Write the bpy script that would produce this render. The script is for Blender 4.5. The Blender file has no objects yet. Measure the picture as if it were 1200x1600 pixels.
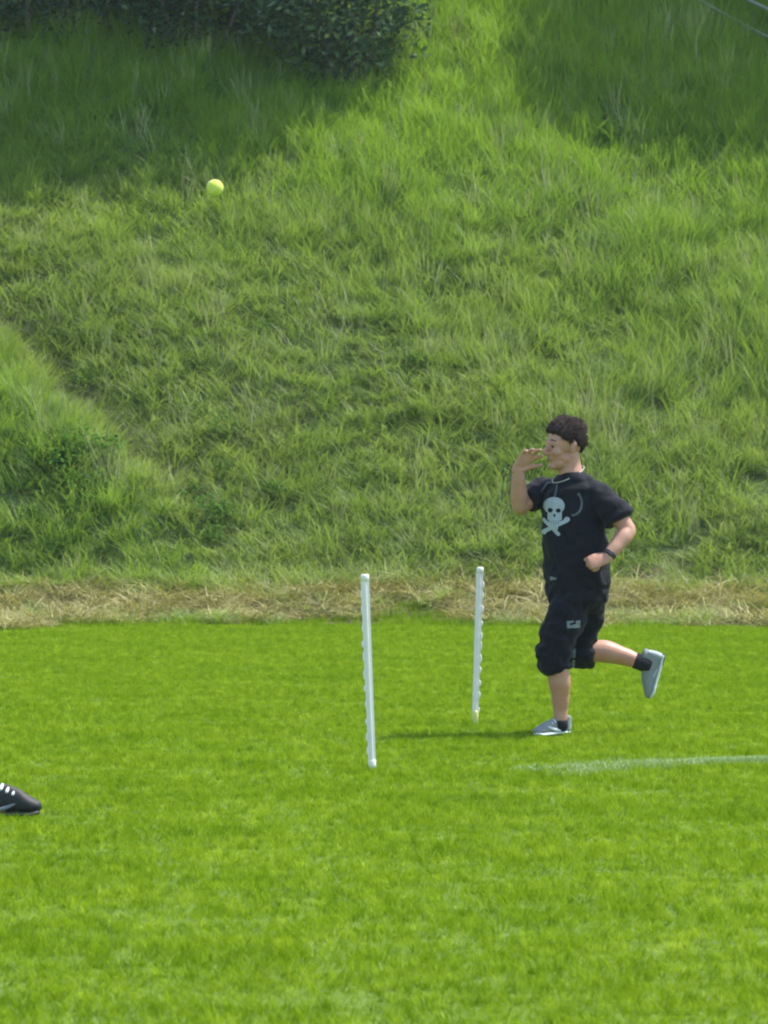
import bpy, math, random
import numpy as np
from mathutils import Vector, Matrix, noise as mnoise
from mathutils.bvhtree import BVHTree

random.seed(7)
SC = bpy.context.scene
COL = SC.collection

# ------------------------------------------------------------------ camera, sky, sun, exposure
FPX, HOR, CAMH = 5148.0, 719.0, 1.5          # focal length in photograph pixels, horizon row, camera height (m)
cam_d = bpy.data.cameras.new('camera')
cam = bpy.data.objects.new('camera', cam_d); COL.objects.link(cam)
cam.location = (0, 0, CAMH)
cam.rotation_euler = (math.radians(90) - math.atan((800 - HOR) / FPX), 0, 0)
cam_d.sensor_fit = 'VERTICAL'; cam_d.sensor_height = 24; cam_d.lens = 24 * FPX / 1600
cam_d.clip_start = 0.5; cam_d.clip_end = 3000
cam_d.dof.use_dof = True; cam_d.dof.focus_distance = 18.0; cam_d.dof.aperture_fstop = 5.6
SC.camera = cam

SUN = Vector((0.455, 0.15, 0.868)).normalized()
w = bpy.data.worlds.new('World'); SC.world = w; w.use_nodes = True
nt = w.node_tree; nt.nodes.clear()
sky = nt.nodes.new('ShaderNodeTexSky'); sky.sky_type = 'NISHITA'; sky.sun_disc = False
sky.sun_elevation = math.asin(SUN.z); sky.sun_rotation = math.atan2(SUN.x, SUN.y)
bg = nt.nodes.new('ShaderNodeBackground'); bg.inputs[1].default_value = 0.15
wo = nt.nodes.new('ShaderNodeOutputWorld')
nt.links.new(sky.outputs[0], bg.inputs[0]); nt.links.new(bg.outputs[0], wo.inputs[0])
sl = bpy.data.lights.new('sun', 'SUN'); sl.energy = 3.0; sl.angle = math.radians(0.6); sl.color = (1, 0.955, 0.88)
so = bpy.data.objects.new('sun', sl); COL.objects.link(so)
so.rotation_euler = SUN.to_track_quat('Z', 'Y').to_euler(); so.location = (20, 20, 40)
SC.view_settings.view_transform = 'Standard'; SC.view_settings.look = 'None'
SC.view_settings.exposure = 1.25; SC.view_settings.gamma = 1.0; SC.view_settings.use_curve_mapping = False
SC.render.engine = 'CYCLES'
SC.cycles.max_bounces = 6; SC.cycles.diffuse_bounces = 4; SC.cycles.transmission_bounces = 4
SC.cycles.filter_width = 2.1
SC.cycles.use_denoising = True

# ------------------------------------------------------------------ small helpers
def tag(o, label=None, cat=None, group=None, kind=None):
    if label: o['label'] = label
    if cat: o['category'] = cat
    if group: o['group'] = group
    if kind: o['kind'] = kind
    return o

def link(name, me, mat=None, parent=None):
    o = bpy.data.objects.new(name, me); COL.objects.link(o)
    if mat is not None and me is not None and not me.materials: me.materials.append(mat)
    if parent is not None: o.parent = parent
    return o

def empty(name, loc):
    o = bpy.data.objects.new(name, None); COL.objects.link(o); o.location = loc; o.empty_display_size = 0.1
    return o

def mesh_np(name, V, F, smooth=True):
    me = bpy.data.meshes.new(name)
    me.from_pydata([tuple(v) for v in V], [], [tuple(f) for f in F]); me.update()
    if smooth: me.polygons.foreach_set('use_smooth', [True] * len(me.polygons))
    return me

class NT:
    """tiny node-tree writer"""
    def __init__(s, name):
        s.m = bpy.data.materials.new(name); s.m.use_nodes = True
        s.t = s.m.node_tree; s.t.nodes.clear()
        s.out = s.n('ShaderNodeOutputMaterial')
    def n(s, typ, **kw):
        x = s.t.nodes.new(typ)
        for k, v in kw.items(): setattr(x, k, v)
        return x
    def l(s, a, b): s.t.links.new(a, b)
    def noise(s, vec, scale, detail=3, rough=0.55):
        x = s.n('ShaderNodeTexNoise'); x.inputs['Scale'].default_value = scale
        x.inputs['Detail'].default_value = detail; x.inputs['Roughness'].default_value = rough
        if vec is not None: s.l(vec, x.inputs['Vector'])
        return x.outputs['Fac']
    def ramp(s, fac, stops):
        x = s.n('ShaderNodeValToRGB'); cr = x.color_ramp
        while len(cr.elements) < len(stops): cr.elements.new(0.5)
        for e, (p, c) in zip(cr.elements, stops):
            e.position = p; e.color = (*c, 1) if len(c) == 3 else c
        s.l(fac, x.inputs[0]); return x.outputs[0]
    def mix(s, fac, a, b, mode='MIX'):
        x = s.n('ShaderNodeMix', data_type='RGBA', blend_type=mode)
        for sock, v in ((x.inputs[0], fac), (x.inputs[6], a), (x.inputs[7], b)):
            if isinstance(v, (int, float)): sock.default_value = v
            elif isinstance(v, tuple): sock.default_value = (*v, 1)
            else: s.l(v, sock)
        return x.outputs[2]
    def math(s, op, a, b=0.0, c=None):
        x = s.n('ShaderNodeMath', operation=op)
        for i, v in enumerate((a, b) if c is None else (a, b, c)):
            if isinstance(v, (int, float)): x.inputs[i].default_value = v
            else: s.l(v, x.inputs[i])
        return x.outputs[0]
    def maprange(s, v, a, b, c=0.0, d=1.0):
        x = s.n('ShaderNodeMapRange'); x.interpolation_type = 'SMOOTHSTEP'
        s.l(v, x.inputs[0])
        for i, q in enumerate((a, b, c, d)): x.inputs[i + 1].default_value = q
        return x.outputs[0]
    def bsdf(s, col, rough=0.6, bump=None, bstr=0.3, bdist=0.01, **kw):
        b = s.n('ShaderNodeBsdfPrincipled')
        if isinstance(col, tuple): b.inputs['Base Color'].default_value = (*col, 1)
        else: s.l(col, b.inputs['Base Color'])
        b.inputs['Roughness'].default_value = rough
        for k, v in kw.items(): b.inputs[k].default_value = v
        if bump is not None:
            bm_ = s.n('ShaderNodeBump'); bm_.inputs['Strength'].default_value = bstr
            bm_.inputs['Distance'].default_value = bdist
            s.l(bump, bm_.inputs['Height']); s.l(bm_.outputs[0], b.inputs['Normal'])
        return b
    def done(s, sh): s.l(sh.outputs[0], s.out.inputs[0]); return s.m

def simple(name, col, rough=0.6, var=0.12, scale=30, bump=0.0, bscale=200, bdist=0.002, **kw):
    t = NT(name); tc = t.n('ShaderNodeTexCoord')
    n = t.noise(tc.outputs['Object'], scale)
    c = t.mix(n, tuple(x * (1 - var) for x in col), tuple(min(1, x * (1 + var)) for x in col))
    h = t.noise(tc.outputs['Object'], bscale) if bump else None
    return t.done(t.bsdf(c, rough, h, bump, bdist, **kw))

def blade_mat(name, stops, tipcol, dark, world_scale=0.6, transl=0.42, tint=None, gloss=0.03):
    """leaf or blade: colour varies by blade, along the blade and in patches over the ground"""
    t = NT(name)
    ar = t.n('ShaderNodeAttribute', attribute_name='r'); at = t.n('ShaderNodeAttribute', attribute_name='t')
    geo = t.n('ShaderNodeNewGeometry')
    c = t.ramp(ar.outputs['Fac'], stops)
    c = t.mix(t.math('MULTIPLY', at.outputs['Fac'], 0.45), c, tipcol)
    n1 = t.noise(geo.outputs['Position'], world_scale, 4)
    n2 = t.noise(geo.outputs['Position'], world_scale * 6, 3)
    f = t.math('MULTIPLY', t.maprange(n1, 0.38, 0.62), 0.6)
    c = t.mix(f, c, t.mix(1.0, c, dark, 'MULTIPLY'))
    c = t.mix(t.math('MULTIPLY', t.maprange(n2, 0.40, 0.62), 0.38), c, t.mix(1.0, c, dark, 'MULTIPLY'))
    if tint is not None: c = tint(t, c, geo)
    b = t.n('ShaderNodeBsdfDiffuse'); t.l(c, b.inputs[0])
    tr = t.n('ShaderNodeBsdfTranslucent')
    t.l(t.mix(1.0, c, (1.15, 1.2, 0.7), 'MULTIPLY'), tr.inputs[0])
    ms = t.n('ShaderNodeMixShader'); ms.inputs[0].default_value = transl
    t.l(b.outputs[0], ms.inputs[1]); t.l(tr.outputs[0], ms.inputs[2])
    g = t.n('ShaderNodeBsdfGlossy'); g.inputs['Roughness'].default_value = 0.6
    g.inputs[0].default_value = (1, 1, 1, 1)
    fr = t.n('ShaderNodeFresnel'); fr.inputs[0].default_value = 1.35
    m2 = t.n('ShaderNodeMixShader'); t.l(t.math('MULTIPLY', fr.outputs[0], gloss), m2.inputs[0])
    t.l(ms.outputs[0], m2.inputs[1]); t.l(g.outputs[0], m2.inputs[2])
    return t.done(m2)

# ------------------------------------------------------------------ terrain
def sstep(a, b, x):
    q = np.clip((x - a) / (b - a), 0, 1); return q * q * (3 - 2 * q)

def crease(x, y):            # signed distance to the gully on the left, positive on the spur side
    return (x + 2.0) * (-0.78) + (y - 33.3) * (-0.63)

def terrain(x, y):
    x = np.asarray(x, float); y = np.asarray(y, float)
    yb = y + 0.12 * np.sin(x * 0.55 + 1) + 0.06 * np.sin(x * 1.7)
    z = 0.28 * sstep(30.0, 32.1, yb) * 1.0
    q = np.clip(yb - 32.0, 0, None)
    slope = 0.73 * q - 0.0 * q
    top = 9.2
    raw = z + slope
    k = 1.2                                             # smooth minimum with the plateau
    hh = np.clip(0.5 + 0.5 * (top + 0.015 * (y - 44) - raw) / k, 0, 1)
    z = (top + 0.015 * np.clip(y - 44, 0, 200)) * (1 - hh) + raw * hh - k * hh * (1 - hh) * (raw > 6)
    s = crease(x, y)
    m = sstep(32.2, 33.6, y) * sstep(41.5, 38.5, y)
    z = z + m * (0.60 * sstep(0.0, 1.5, s) - 0.16 * np.exp(-(s / 0.32) ** 2))
    on = sstep(31.5, 34, y) * sstep(60, 44, y)
    z = z + on * (0.10 * np.sin(x * 1.3 + y * .8) * np.sin(y * 1.1 - x * .4) + 0.05 * np.sin(x * 3.1 + 2) * np.sin(y * 2.7))
    return z

def grid_axis(segs):
    out = []
    for a, b, st in segs: out += list(np.arange(a, b - 1e-6, st))
    return np.array(out + [segs[-1][1]])
gx = grid_axis([(-600, -100, 50), (-100, -20, 8), (-20, -10, 1), (-10, 10, 0.2), (10, 20, 1), (20, 100, 8), (100, 600, 50)])
gy = grid_axis([(-300, -20, 40), (-20, 8, 4), (8, 28, 1), (28, 48, 0.2), (48, 60, 1), (60, 100, 5), (100, 900, 50)])
X, Y = np.meshgrid(gx, gy); Z = terrain(X, Y)
nx, ny = len(gx), len(gy)
V = np.stack([X.ravel(), Y.ravel(), Z.ravel()], 1)
F = [(j * nx + i, j * nx + i + 1, (j + 1) * nx + i + 1, (j + 1) * nx + i) for j in range(ny - 1) for i in range(nx - 1)]

def ground_mat():
    t = NT('grass_ground'); geo = t.n('ShaderNodeNewGeometry'); sx = t.n('ShaderNodeSeparateXYZ')
    t.l(geo.outputs['Position'], sx.inputs[0])
    n = t.noise(geo.outputs['Position'], 3.0, 6); n2 = t.noise(geo.outputs['Position'], 40, 4)
    lawn = t.mix(n2, (0.08, 0.14, 0.008), (0.13, 0.20, 0.014))
    bank = t.mix(n, (0.075, 0.12, 0.022), (0.11, 0.15, 0.035))
    hay = t.mix(n2, (0.17, 0.135, 0.06), (0.09, 0.075, 0.035))
    yy = t.math('ADD', sx.outputs[1], t.math('MULTIPLY', t.math('SUBTRACT', n, 0.5), 1.2))
    c = t.mix(t.maprange(yy, 29.6, 30.2), lawn, hay)
    c = t.mix(t.maprange(yy, 32.0, 32.5), c, bank)
    return t.done(t.bsdf(c, 0.95, n2, 0.6, 0.03))
ground = link('ground', mesh_np('ground', V, F), ground_mat())
tag(ground, 'flat lawn rising into a steep grass bank', None, None, 'structure')

# ------------------------------------------------------------------ blades and scattering
def blades(name, n, spread, h, wd, lean, segs, rng, mat, curl=0.5, square=False, droop=0.0, clumps=0):
    nb = n
    if square: bx = rng.uniform(-spread, spread, (nb, 2))
    else:
        a = rng.uniform(0, 6.283, nb); r = spread * np.sqrt(rng.uniform(0, 1, nb)); bx = np.stack([r * np.cos(a), r * np.sin(a)], 1)
    yaw = rng.uniform(0, 6.283, nb); H = rng.uniform(h[0], h[1], nb); W = rng.uniform(0.6, 1.25, nb) * wd
    ln = np.abs(rng.normal(0, lean, nb)); cu = rng.uniform(0.2, 1.0, nb) * curl
    rr_ = rng.uniform(0, 1, nb)
    if clumps:
        cxy = rng.uniform(-spread, spread, (clumps, 2)); ci_ = np.argmin(((bx[:, None] - cxy[None]) ** 2).sum(2), 1)
        bx = bx * 0.7 + cxy[ci_] * 0.3; yaw = rng.uniform(0, 6.283, clumps)[ci_] + rng.normal(0, .7, nb)
        H = H * rng.uniform(.72, 1.25, clumps)[ci_]; ln = ln + np.abs(rng.normal(0, .18, clumps))[ci_]
        rr_ = np.clip(rng.uniform(0, 1, clumps)[ci_] * .6 + rr_ * .5 - .05, 0, 1)
    d = np.stack([np.cos(yaw), np.sin(yaw), 0 * yaw], 1)
    fy = yaw + rng.uniform(-1.2, 1.2, nb) + 1.5708
    sd = np.stack([np.cos(fy), np.sin(fy), 0 * fy], 1)
    P = np.concatenate([bx, np.zeros((nb, 1))], 1)
    Vs = []; T = []
    p = P.copy()
    for k in range(segs + 1):
        t = k / segs
        wv = W * (1 - t) ** 0.6 if k else W * 0.8
        if k < segs:
            Vs.append(p - sd * wv[:, None] / 2); Vs.append(p + sd * wv[:, None] / 2); T += [t, t]
        else:
            Vs.append(p.copy()); T.append(1.0)
        ang = ln + cu * (t + 0.5 / segs) * 1.6 + droop * t * t
        step = H / segs
        p = p + d * (np.sin(ang) * step)[:, None] + np.array([0, 0, 1.0]) * (np.cos(ang) * step)[:, None]
    m = 2 * segs + 1
    A = np.stack(Vs, 1).reshape(-1, 3)
    F = []
    for b in range(nb):
        o = b * m
        for k in range(segs - 1): F.append((o + 2 * k, o + 2 * k + 1, o + 2 * k + 3, o + 2 * k + 2))
        F.append((o + 2 * segs - 2, o + 2 * segs - 1, o + 2 * segs))
    me = mesh_np(name, A, F)
    at = me.attributes.new('t', 'FLOAT', 'POINT'); at.data.foreach_set('value', np.tile(np.array(T), nb).astype(np.float32))
    ar = me.attributes.new('r', 'FLOAT', 'POINT'); ar.data.foreach_set('value', np.repeat(rr_, m).astype(np.float32))
    me.materials.append(mat)
    return me

def proto_coll(name, meshes):
    c = bpy.data.collections.new(name)
    for i, me in enumerate(meshes):
        o = bpy.data.objects.new('%s_%02d' % (name, i), me); c.objects.link(o)
    return c

def scatter(name, pts, rot, scl, idx, coll, label, cat=None):
    me = bpy.data.meshes.new(name); me.vertices.add(len(pts)); me.vertices.foreach_set('co', np.asarray(pts, np.float32).ravel())
    for nm, dat in (('rot', rot), ('scl', scl)):
        a = me.attributes.new(nm, 'FLOAT_VECTOR', 'POINT'); a.data.foreach_set('vector', np.asarray(dat, np.float32).ravel())
    a = me.attributes.new('idx', 'INT', 'POINT'); a.data.foreach_set('value', np.asarray(idx, np.int32))
    o = link(name, me)
    g = bpy.data.node_groups.new(name, 'GeometryNodeTree')
    g.interface.new_socket('Geometry', in_out='INPUT', socket_type='NodeSocketGeometry')
    g.interface.new_socket('Geometry', in_out='OUTPUT', socket_type='NodeSocketGeometry')
    N = g.nodes.new; L = g.links.new
    gi = N('NodeGroupInput'); go = N('NodeGroupOutput'); iop = N('GeometryNodeInstanceOnPoints'); ci = N('GeometryNodeCollectionInfo')
    ci.inputs[0].default_value = coll; ci.inputs['Separate Children'].default_value = True; ci.inputs['Reset Children'].default_value = True
    def na(nm, ty):
        x = N('GeometryNodeInputNamedAttribute'); x.data_type = ty; x.inputs[0].default_value = nm
        return [s for s in x.outputs if s.enabled and s.name == 'Attribute'][0]
    L(gi.outputs[0], iop.inputs['Points']); L(ci.outputs[0], iop.inputs['Instance'])
    iop.inputs['Pick Instance'].default_value = True
    L(na('idx', 'INT'), iop.inputs['Instance Index']); L(na('rot', 'FLOAT_VECTOR'), iop.inputs['Rotation']); L(na('scl', 'FLOAT_VECTOR'), iop.inputs['Scale'])
    L(iop.outputs[0], go.inputs[0])
    md = o.modifiers.new('scatter', 'NODES'); md.node_group = g
    tag(o, label, cat, None, 'stuff')
    return o

def cheap_noise(x, y, s, seed=0):
    return (np.sin(x * s + seed) * np.cos(y * s * 1.13 - seed * 2) + 0.6 * np.sin(x * s * 2.3 + y * s * 1.7 + seed * 3)
            + 0.4 * np.cos(y * s * 3.9 - x * s * 2.9 + seed)) / 2

rng = np.random.default_rng(11)
BANK_EDGE = lambda x: 29.95 + 0.45 * np.sin(x * 0.9 + 2) + 0.35 * np.sin(x * 2.7 + 1) + 0.25 * np.sin(x * 6.1)

# lawn
def lawn_tint(t, c, geo):
    def stretched(sx_, sy_, det=3):
        mp = t.n('ShaderNodeMapping'); t.l(geo.outputs['Position'], mp.inputs[0]); mp.inputs['Scale'].default_value = (sx_, sy_, 1)
        return t.noise(mp.outputs[0], 1.0, det, 0.6)
    swath = stretched(0.45, 3.2); tuft = stretched(21, 5.0, 2); tuft2 = stretched(10, 2.6, 3)
    fine = stretched(1.2, 11, 3)
    c = t.mix(t.math('MULTIPLY', t.maprange(fine, 0.50, 0.62), 0.45), c, t.mix(1.0, c, (0.66, 0.78, 0.6), 'MULTIPLY'))
    c = t.mix(t.math('MULTIPLY', t.maprange(swath, 0.42, 0.60), 0.36), c, t.mix(1.0, c, (0.72, 0.84, 0.75), 'MULTIPLY'))
    c = t.mix(t.math('MULTIPLY', t.maprange(tuft, 0.50, 0.36), 0.65), c, t.mix(1.0, c, (0.50, 0.64, 0.40), 'MULTIPLY'))
    c = t.mix(t.math('MULTIPLY', t.maprange(tuft2, 0.50, 0.64), 0.45), c, t.mix(1.0, c, (1.6, 1.42, 2.8), 'MULTIPLY'))
    return c
M_LAWN = blade_mat('lawn_blades', [(0, (0.13, 0.205, 0.004)), (0.3, (0.20, 0.29, 0.006)), (0.65, (0.26, 0.36, 0.012)), (0.9, (0.34, 0.44, 0.03)), (1, (0.46, 0.53, 0.12))],
                   (0.25, 0.36, 0.02), (0.78, 0.86, 0.7), 1.4, 0.35, lawn_tint, 0.0)
lp = [blades('lawn_tuft', 560, 0.17, (0.020, 0.044), 0.0038, 0.40, 2, rng, M_LAWN, 0.7, True, clumps=70) for _ in range(5)]
LAWN_C = proto_coll('lawn_tufts', lp)
pts = []
for y in np.arange(8.6, 30.9, 0.2):
    hw = 0.1166 * y + 4.0
    for x in np.arange(-hw, hw, 0.2): pts.append((x, y))
pts = np.array(pts) + rng.uniform(-0.06, 0.06, (len(pts), 2))
pts = pts[pts[:, 1] < BANK_EDGE(pts[:, 0]) + rng.normal(0, 0.28, len(pts))]
n = len(pts); nz = cheap_noise(pts[:, 0] * 0.7, pts[:, 1] * 1.7, 2.1)
edge = sstep(29.3, 30.1, pts[:, 1])
sc = 0.95 + 0.30 * nz + rng.uniform(-0.12, 0.12, n) + edge * rng.uniform(0, 2.4, n) * (nz > -.3)
z = terrain(pts[:, 0], pts[:, 1]) - 0.002
scatter('lawn_grass', np.column_stack([pts, z]), np.column_stack([rng.normal(0, .03, n), rng.normal(0, .03, n), rng.integers(0, 4, n) * 1.5708 + rng.normal(0, .2, n)]),
        np.column_stack([np.ones(n) * 1.05, np.ones(n) * 1.05, np.clip(sc, .5, 2.6)]), rng.integers(0, 5, n), LAWN_C, 'short mown bright green grass covering the flat field')

# chalk marking: painted blades, thin on the right, broad and worn towards the left
def chalk_mat():
    return blade_mat('chalked_blades', [(0, (0.20, 0.32, 0.03)), (0.5, (0.27, 0.40, 0.10)), (1, (0.55, 0.60, 0.42))], (0.42, 0.50, 0.28), (0.85, 0.9, 0.9), 3, 0.2)
cm = [blades('chalk_tuft', 30, 0.05, (0.02, 0.042), 0.005, 0.5, 2, rng, chalk_mat(), 0.7) for _ in range(3)]
cp = []
for _ in range(1500):
    u = rng.uniform(0, 1) ** 0.8                        # 0 left end, 1 right
    x = 0.62 + u * 1.75
    yc = 15.80 + 0.46 * sstep(0.0, 0.75, np.array(u)) + 0.04 * u
    wdt = 0.24 * np.exp(-((u - 0.24) / 0.20) ** 2) + 0.045
    if rng.uniform() > min(1, 0.05 + u * 2.2) * (0.45 if u < .55 else .8): continue
    cp.append((x, yc + rng.normal(0, 0.6) * wdt))
cp = np.array(cp); n = len(cp)
scatter('chalk_line', np.column_stack([cp, terrain(cp[:, 0], cp[:, 1]) + 0.003]), np.column_stack([np.zeros(n), np.zeros(n), rng.uniform(0, 6.28, n)]),
        np.ones((n, 3)) * rng.uniform(0.8, 1.15, (n, 1)), rng.integers(0, 3, n), proto_coll('chalk_tufts', cm),
        'faded white chalk line painted on the mown grass at right')

# hay strip
M_HAY = blade_mat('dry_hay', [(0, (0.17, 0.22, 0.04)), (0.4, (0.31, 0.29, 0.09)), (0.75, (0.47, 0.41, 0.17)), (1, (0.68, 0.62, 0.34))],
                  (0.40, 0.34, 0.16), (0.62, 0.66, 0.5), 1.1, 0.2)
hp = [blades('hay_wisp', 46, 0.16, (0.16, 0.42), 0.011, 0.35, 5, rng, M_HAY, 1.9) for _ in range(6)]
for me in hp:                                            # lay the strands down
    co = np.empty(len(me.vertices) * 3, np.float32); me.vertices.foreach_get('co', co); co = co.reshape(-1, 3)
    co[:, 2] = co[:, 2] * 0.27 + rng.uniform(0, .03, len(co)) * 0; me.vertices.foreach_set('co', co.ravel())
hpts = np.column_stack([rng.uniform(-8.6, 8.6, 7100), rng.uniform(28.9, 32.05, 7100)])
keep = (hpts[:, 1] > BANK_EDGE(hpts[:, 0]) - 0.1 + np.abs(rng.normal(0, .12, len(hpts)))) & (cheap_noise(hpts[:, 0], hpts[:, 1] * 1.6, 1.9, 3) + rng.uniform(-.9, .9, len(hpts)) > -0.30)
hpts = hpts[keep]; n = len(hpts)
wind = 0.07 * np.exp(-((hpts[:, 1] - 31.0 - 0.15 * np.sin(hpts[:, 0])) / 0.45) ** 2)      # low windrow
hz = terrain(hpts[:, 0], hpts[:, 1]) + wind * rng.uniform(0, 0.6, n)
scatter('cut_hay', np.column_stack([hpts, hz]), np.column_stack([rng.normal(0, .25, n), rng.normal(0, .25, n), rng.uniform(0, 6.28, n)]),
        np.ones((n, 3)) * rng.uniform(0.7, 1.25, (n, 1)), rng.integers(0, 6, n), proto_coll('hay_wisps', hp),
        'strip of dry straw coloured mown hay along the foot of the bank')

# long grass on the bank
def bank_tint(t, c, geo):
    sx = t.n('ShaderNodeSeparateXYZ'); t.l(geo.outputs['Position'], sx.inputs[0])
    n = t.noise(geo.outputs['Position'], 0.8, 3)
    # lush towards the upper right, olive lower down, as the growth changes
    up = t.math('ADD', t.math('MULTIPLY', t.math('SUBTRACT', n, 0.5), 3.0), t.math('ADD', sx.outputs[2], t.math('MULTIPLY', sx.outputs[0], 0.30)))
    sp = t.math('ADD', t.math('MULTIPLY', t.math('ADD', sx.outputs[0], 2.0), -0.78), t.math('MULTIPLY', t.math('SUBTRACT', sx.outputs[1], 33.3), -0.63))
    up = t.math('ADD', up, t.math('MULTIPLY', t.maprange(sp, 0.25, 0.9), 6.0))
    mp = t.n('ShaderNodeMapping'); t.l(geo.outputs['Position'], mp.inputs[0]); mp.inputs['Scale'].default_value = (9, 5, 3)
    k = t.noise(mp.outputs[0], 1.0, 2)
    c = t.mix(t.math('MULTIPLY', t.maprange(k, 0.52, 0.66), 0.5), c, t.mix(1.0, c, (1.45, 1.35, 1.9), 'MULTIPLY'))
    c = t.mix(t.maprange(sx.outputs[2], 3.5, 6.0), c, t.mix(1.0, c, (1.08, 1.14, 0.7), 'MULTIPLY'))
    return t.mix(t.maprange(up, 2.6, 5.2), t.mix(1.0, c, (1.06, 0.98, 1.35), 'MULTIPLY'), c)
M_BANK = blade_mat('long_grass_blades', [(0, (0.155, 0.265, 0.030)), (0.5, (0.20, 0.315, 0.036)), (0.85, (0.25, 0.355, 0.060)), (1, (0.36, 0.43, 0.15))],
                   (0.30, 0.38, 0.08), (0.80, 0.87, 0.80), 0.55, 0.50, bank_tint, 0.05)
M_STALK = blade_mat('seed_stalks', [(0, (0.28, 0.33, 0.10)), (1, (0.46, 0.47, 0.24))], (0.46, 0.45, 0.24), (0.8, 0.85, 0.8), 0.8, 0.25)
bp = []
for i in range(6):
    bp.append(blades('bank_tuft', 84, 0.19, (0.22, 0.62), 0.0095, 0.17, 4, rng, M_BANK, 0.45, droop=0.35, clumps=7))
for i in range(3):
    bp.append(blades('meadow_tuft', 84, 0.21, (0.18, 0.45), 0.010, 0.36, 4, rng, M_BANK, 0.75, droop=0.4, clumps=8))
bp.append(blades('stalk_tuft', 18, 0.17, (0.36, 0.66), 0.014, 0.14, 4, rng, M_STALK, 0.25))
BC = proto_coll('bank_tufts', bp)
P = []
N0 = 20600
bx = rng.uniform(-10.8, 10.8, N0); by = rng.uniform(31.1, 45.5, N0)
s = crease(bx, by)
ing = (np.abs(s) < 0.15) & (by > 33) & (by < 38.5)
keep = ~(ing & (rng.uniform(0, 1, N0) < 0.75)) & (by > 31.60 + 0.15 * np.sin(bx * 1.1) + rng.normal(0, 0.12, N0))
bx, by, s = bx[keep], by[keep], s[keep]
ex = rng.uniform(-7, 7, 1500); ey = rng.uniform(29.8, 31.5, 1500); kk = cheap_noise(ex, ey * 2, 1.3, 8) + rng.uniform(-.8, .8, 1500) > 0.75
bx = np.concatenate([bx, ex[kk]]); by = np.concatenate([by, ey[kk]]); s = np.concatenate([s, s[:1] * 0 + crease(ex[kk], ey[kk])]); n = len(bx)
nz = cheap_noise(bx, by, 0.9, 5)
lush = np.clip(0.35 * (s > 0.4) + 0.5 + 0.16 * (by - 37.5) + 0.09 * bx + 0.3 * nz, 0, 1)
low = sstep(33.0, 32.0, by)
idx = np.where(rng.uniform(0, 1, n) < lush * 0.75 + 0.15, rng.integers(0, 6, n), rng.integers(6, 9, n))
idx = np.where(rng.uniform(0, 1, n) < 0.06 + 0.26 * sstep(0.45, 0.9, cheap_noise(bx, by * .8, 1.5, 2.2)), 9, idx)
hs = 0.62 + 0.30 * lush + 0.16 * nz + rng.uniform(-.15, .15, n) - 0.12 * low
hs = np.where(s > 0.5, hs * 1.12, hs); hs = np.where(by < 31.6, rng.uniform(.22, .42, n), hs)
scatter('bank_grass', np.column_stack([bx, by, terrain(bx, by) - 0.02]),
        np.column_stack([rng.normal(0.06, .10, n), rng.normal(0, .12, n), rng.uniform(0, 6.28, n) * 0 + rng.normal(0, .5, n) + rng.integers(0, 6, n) * 1.047]),
        np.column_stack([np.ones(n), np.ones(n), np.clip(hs, .2, 1.3)]), idx, BC, 'long uncut meadow grass covering the steep bank')

# dry stalks lying along the gully and in worn patches
M_DRY = blade_mat('dry_stalks', [(0, (0.15, 0.17, 0.06)), (0.6, (0.24, 0.24, 0.11)), (1, (0.36, 0.35, 0.20))], (0.26, 0.24, 0.14), (0.7, 0.75, 0.7), 0.9, 0.2)
dp = [blades('dry_tuft', 34, 0.16, (0.12, 0.34), 0.010, 0.8, 4, rng, M_DRY, 1.2) for _ in range(3)]
u = rng.uniform(-.2, 4.9, 330); dd = rng.normal(0, .11, 330)
qx = -2.0 - 0.63 * u - 0.78 * dd; qy = 33.3 + 0.78 * u - 0.63 * dd
ux = np.concatenate([qx, rng.normal(-1.3, .35, 90)]); uy = np.concatenate([qy, rng.normal(34.0, .5, 90)]); n = len(ux)
scatter('dry_stalks', np.column_stack([ux, uy, terrain(ux, uy)]), np.column_stack([rng.normal(0.3, .2, n), rng.normal(0, .2, n), rng.uniform(0, 6.28, n)]),
        np.ones((n, 3)) * rng.uniform(0.6, 1.1, (n, 1)), rng.integers(0, 3, n), proto_coll('dry_tufts', dp), 'dry brownish stalks along the worn gully on the left of the bank')

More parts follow.
